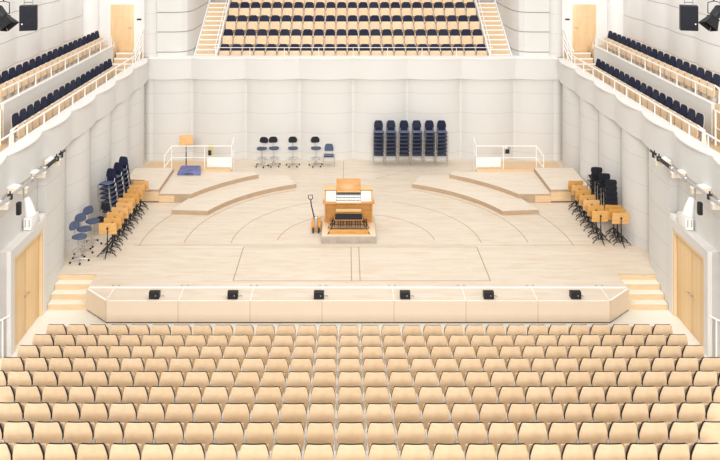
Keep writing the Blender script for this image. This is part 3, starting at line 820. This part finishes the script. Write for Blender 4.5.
# control boxes on the back wall
bm = BM(); box(bm, (6.53, 34.12, 1.82), (.25, .08, .30), .01)
t = tag(obj('control_box', bm, 'steel'), 'grey and black control box at the railing, back right of the stage', 'control box')
bm = BM(); box(bm, (6.53, 34.07, 1.78), (.17, .02, .18), .004); obj('face_plate', bm, 'black', t)
bm = BM(); box(bm, (-6.10, 34.12, 1.83), (.22, .08, .44), .01)
t = tag(obj('notice_box', bm, 'yellow'), 'yellow and black notice box at the railing, back left of the stage', 'notice')
bm = BM(); box(bm, (-6.14, 34.07, 1.72), (.14, .02, .22), .004); obj('dark_panel', bm, 'black', t)
# blue bag on the left riser
t = thing('equipment_bag', 'violet blue equipment bag lying on the left riser under the railing', 'bag', (-6.9, 33.62, ZS + .33))
bm = BM(); vs = box(bm, (0, 0, .14), (1.0, .46, .28), .05)
for v in bm.verts: v.co.x *= 1 - .16 * (v.co.y + .23) / .46; v.co.z *= .25 + .85 * (v.co.y + .23) / .46
obj('body', bm, 'bagblue', t)
bm = BM(); box(bm, (.05, -.03, .165), (.22, .12, .03), .01, RX(.46)); obj('label_patch', bm, 'lav', t)
bm = BM(); tube(bm, [(-.2, -.20, .06), (-.12, -.27, .09), (.12, -.27, .09), (.2, -.20, .06)], .014); obj('carry_handle', bm, 'black', t)

# ------------------------------------------------------------------ side wall lighting bars on brackets
for s in (-1, 1):
    W = SIDE[s]
    for i, y in enumerate((23.75, 22.6, 21.3, 20.1)):
        bm = BM()
        prism(bm, sgn([(9.30 if y > 23.7 else 9.52, y), (8.86, y), (8.86, y + .10), (9.30 if y > 23.7 else 9.52, y + .42)], s), 4.30, 4.44)
        br = tag(obj('wall_bracket', bm, 'mount', smooth=0), 'wedge shaped pale bracket under the %s lighting bar, %s from the far end' % (W, ORD[i]), 'bracket', 'brackets of the %s lighting bar' % W)
        bm = BM(); prism(bm, sgn([(9.50, y - .02), (8.84, y - .02), (8.84, y + .10), (9.50, y + .42)], s) if y < 23.7 else sgn([(9.29, y - .02), (8.84, y - .02), (8.84, y + .10), (9.29, y + .42)], s), 4.44, 4.47); obj('top_plate', bm, 'white', br, 0)
    t = thing('lighting_bar', 'long silver lighting bar with dark clamps along the %s wall' % W, 'lighting bar', (s * 8.92, 22, 4.53))
    bm = BM(); tube(bm, [(0, -4.2, 0), (0, 2.15, 0)], .042, 10); obj('pipe', bm, 'chrome', t)
    bm = BM(); tube(bm, [(0, .9, .0), (0, 1.55, .0)], .058, 10); obj('sleeve', bm, 'black', t)
    for yy in (-1.6, -.2, .7, 1.7, 2.05):
        bm = BM(); box(bm, (0, yy, .0), (.13, .07, .14), .015); tube(bm, [(0, yy, .06), (.0, yy, .14)], .02, 6); obj('clamp', bm, 'black' if yy > 1.6 or yy < -1.5 else 'steel', t)
    bm = BM(); tube(bm, [(-s * .02, 1.9, .05), (-s * .12, 2.1, .12), (-s * .02, 2.3, .1), (s * .1, 2.15, -.05)], .016, 6); obj('cable', bm, 'black', t)
    # hooded lamp hanging below the bar
    t = thing('hanging_lamp', 'white hooded lamp with black back hanging under the %s lighting bar' % W, 'lamp', (s * 8.92, 21.25, 4.45))
    bm = BM(); tube(bm, [(0, 0, .04), (0, 0, -.28)], .018, 8); obj('hanger', bm, 'steel', t)
    bm = BM(); lathe(bm, [(.05, .24), (.08, .21), (.12, .0), (.14, -.24), (.125, -.24)], (-s * .10, .10, -.50), 14, 0, RY(s * .25)); obj('hood', bm, 'white', t)
    bm = BM(); box(bm, (s * .10, -.06, -.50), (.12, .14, .34), .03); obj('lamp_back', bm, 'black', t)
    # exit sign box on the portal top
    t = thing('sign_box', 'white sign box with two grey figures on top of the %s door portal' % W, 'sign', (s * 9.36, 22.9, 2.8))
    bm = BM(); box(bm, (0, 0, .19), (.22, .58, .34), .015); box(bm, (0, 0, .01), (.10, .3, .02)); obj('housing', bm, 'white', t)
    bm = BM(); 
    for q in (-.10, .10):
        box(bm, (q * .55, -.294, .20), (.030, .01, .18), .003); box(bm, (q * .55, -.294, .305), (.03, .01, .03), .003)
    obj('figure', bm, 'steel', t)
    bm = BM(); box(bm, (s * 9.40, 23.55, 2.86), (.30, .34, .12), .01)
    tag(obj('cover_box', bm, 'white'), 'low white cover box at the far end of the %s portal top' % W, 'box')
    # handrail in the recess by the portal
    railing('wall_handrail', 'white handrail in the grey recess in front of the %s portal' % W, [[(s * 9.25, 21.16, 1.12), (s * 9.9, 20.1, 1.12)]],
            [((s * 9.36, 20.98, 1.12), (s * 9.36, 20.98, .0))], .025, .022)

# ------------------------------------------------------------------ hanging speaker and spotlight, each side
for s in (-1, 1):
    W = SIDE[s]
    t = thing('lighting_batten', 'black lighting batten running out from the upper %s wall' % W, 'lighting batten', (s * 10.6, 22.3, 9.50))
    bm = BM(); tube(bm, [(-s * 1.75, 0, 0), (s * 1.62, 0, 0)], .03, 10); obj('pipe', bm, 'black', t)
    bm = BM(); box(bm, (s * 1.58, 0, 0), (.06, .2, .2), .01); obj('wall_plate', bm, 'steel', t)
    bm = BM(); box(bm, (s * .75, -.05, -.02), (.5, .14, .14), .02); obj('junction_box', bm, 'black', t)
    t = thing('loudspeaker', 'black box loudspeaker hanging at the upper %s of the hall' % W, 'loudspeaker', (s * 9.20, 22.3, 8.52))
    bm = BM(); box(bm, (0, 0, .35), (.46, .36, .69), .012, RZ(-s * .30)); cb = obj('cabinet', bm, 'blackplastic', t)
    bm = BM(); box(bm, (0, -.19, .35), (.43, .012, .66), .004)
    for v in bm.verts: v.co = RZ(-s * .30) @ v.co
    obj('grille', bm, 'dark', t)
    bm = BM(); lathe(bm, [(.02, 0), (.02, .012)], (s * .15 - s * .062, -.19 - .052, .20), 10, 0, RZ(-s * .30) @ RX(PI / 2)); obj('badge', bm, 'white', t)
    bm = BM(); tube(bm, [(-.12, 0, .69), (-.12, 0, .92)], .012, 6); tube(bm, [(.12, 0, .69), (.12, 0, .92)], .012, 6); tube(bm, [(-.12, 0, .78), (.12, 0, .78)], .014, 6); obj('hanging_bracket', bm, 'steel', t)
    t = thing('spotlight', 'black stage spotlight angled down beside the %s hanging loudspeaker' % W, 'spotlight', (s * 9.86, 22.2, 8.905))
    ax = Matrix.Rotation(s * math.radians(38), 4, 'Y') @ RX(math.radians(-12))
    bm = BM(); lathe(bm, [(.10, .34), (.13, .30), (.14, .05), (.125, .0), (.13, -.06)], seg=18, mat=ax); obj('lamp_body', bm, 'black', t)
    bm = BM(); vs = []
    prism(bm, [(-.13, -.13), (.13, -.13), (.13, .13), (-.13, .13)], -.02, -.06)
    for q in range(4):
        m4 = RZ(q * PI / 2)
        pts = [m4 @ Vector(p) for p in ((-.12, -.12, -.05), (.12, -.12, -.05), (.19, -.21, -.34), (-.19, -.21, -.34))]
        pin = [p - (m4 @ Vector((0, -.012, 0))) for p in pts]
        va = [bm.verts.new(p) for p in pts]; vb = [bm.verts.new(p) for p in pin]
        bm.faces.new(va); bm.faces.new(vb[::-1])
        for i in range(4): bm.faces.new((va[i], va[(i + 1) % 4], vb[(i + 1) % 4], vb[i]))
    for v in bm.verts: v.co = ax @ v.co
    obj('barn_door', bm, 'black', t)
    bm = BM(); tube(bm, [(-.17, 0, .10), (-.17, 0, .40), (0, 0, .44), (.17, 0, .40), (.17, 0, .10)], .014, 6); tube(bm, [(0, 0, .44), (0, .06, .545)], .02, 6)
    tube(bm, [(-.17, 0, .1), (.17, 0, .1)], .012, 6); obj('yoke', bm, 'black', t)

# ------------------------------------------------------------------ light
w = bpy.data.worlds.new('hall light'); scene.world = w; w.use_nodes = True
bg = w.node_tree.nodes['Background']; bg.inputs[0].default_value = (1.0, .985, .965, 1); bg.inputs[1].default_value = .60
def area(name, loc, size, sy, power, rot=(0, 0, 0), col=(1, .97, .92)):
    l = bpy.data.lights.new(name, 'AREA'); l.shape = 'RECTANGLE'; l.size = size; l.size_y = sy; l.energy = power; l.color = col
    o = bpy.data.objects.new(name, l); COL.objects.link(o); o.location = loc; o.rotation_euler = rot
for i, y in enumerate((14, 21, 28, 35)):
    area('ceiling_lamp', (0, y, 17), 12, 2.5, (300, 520, 350, 450)[i])
area('rear_fill', (0, -30, 23.0), 24, 9, 21500, (math.radians(66), 0, 0), (1, .98, .955))  # unseen fill light added behind the camera to brighten the seat backs

vs = scene.view_settings
vs.view_transform = 'Standard'; vs.look = 'None'; vs.gamma = 1; vs.exposure = 0.13; vs.use_curve_mapping = False
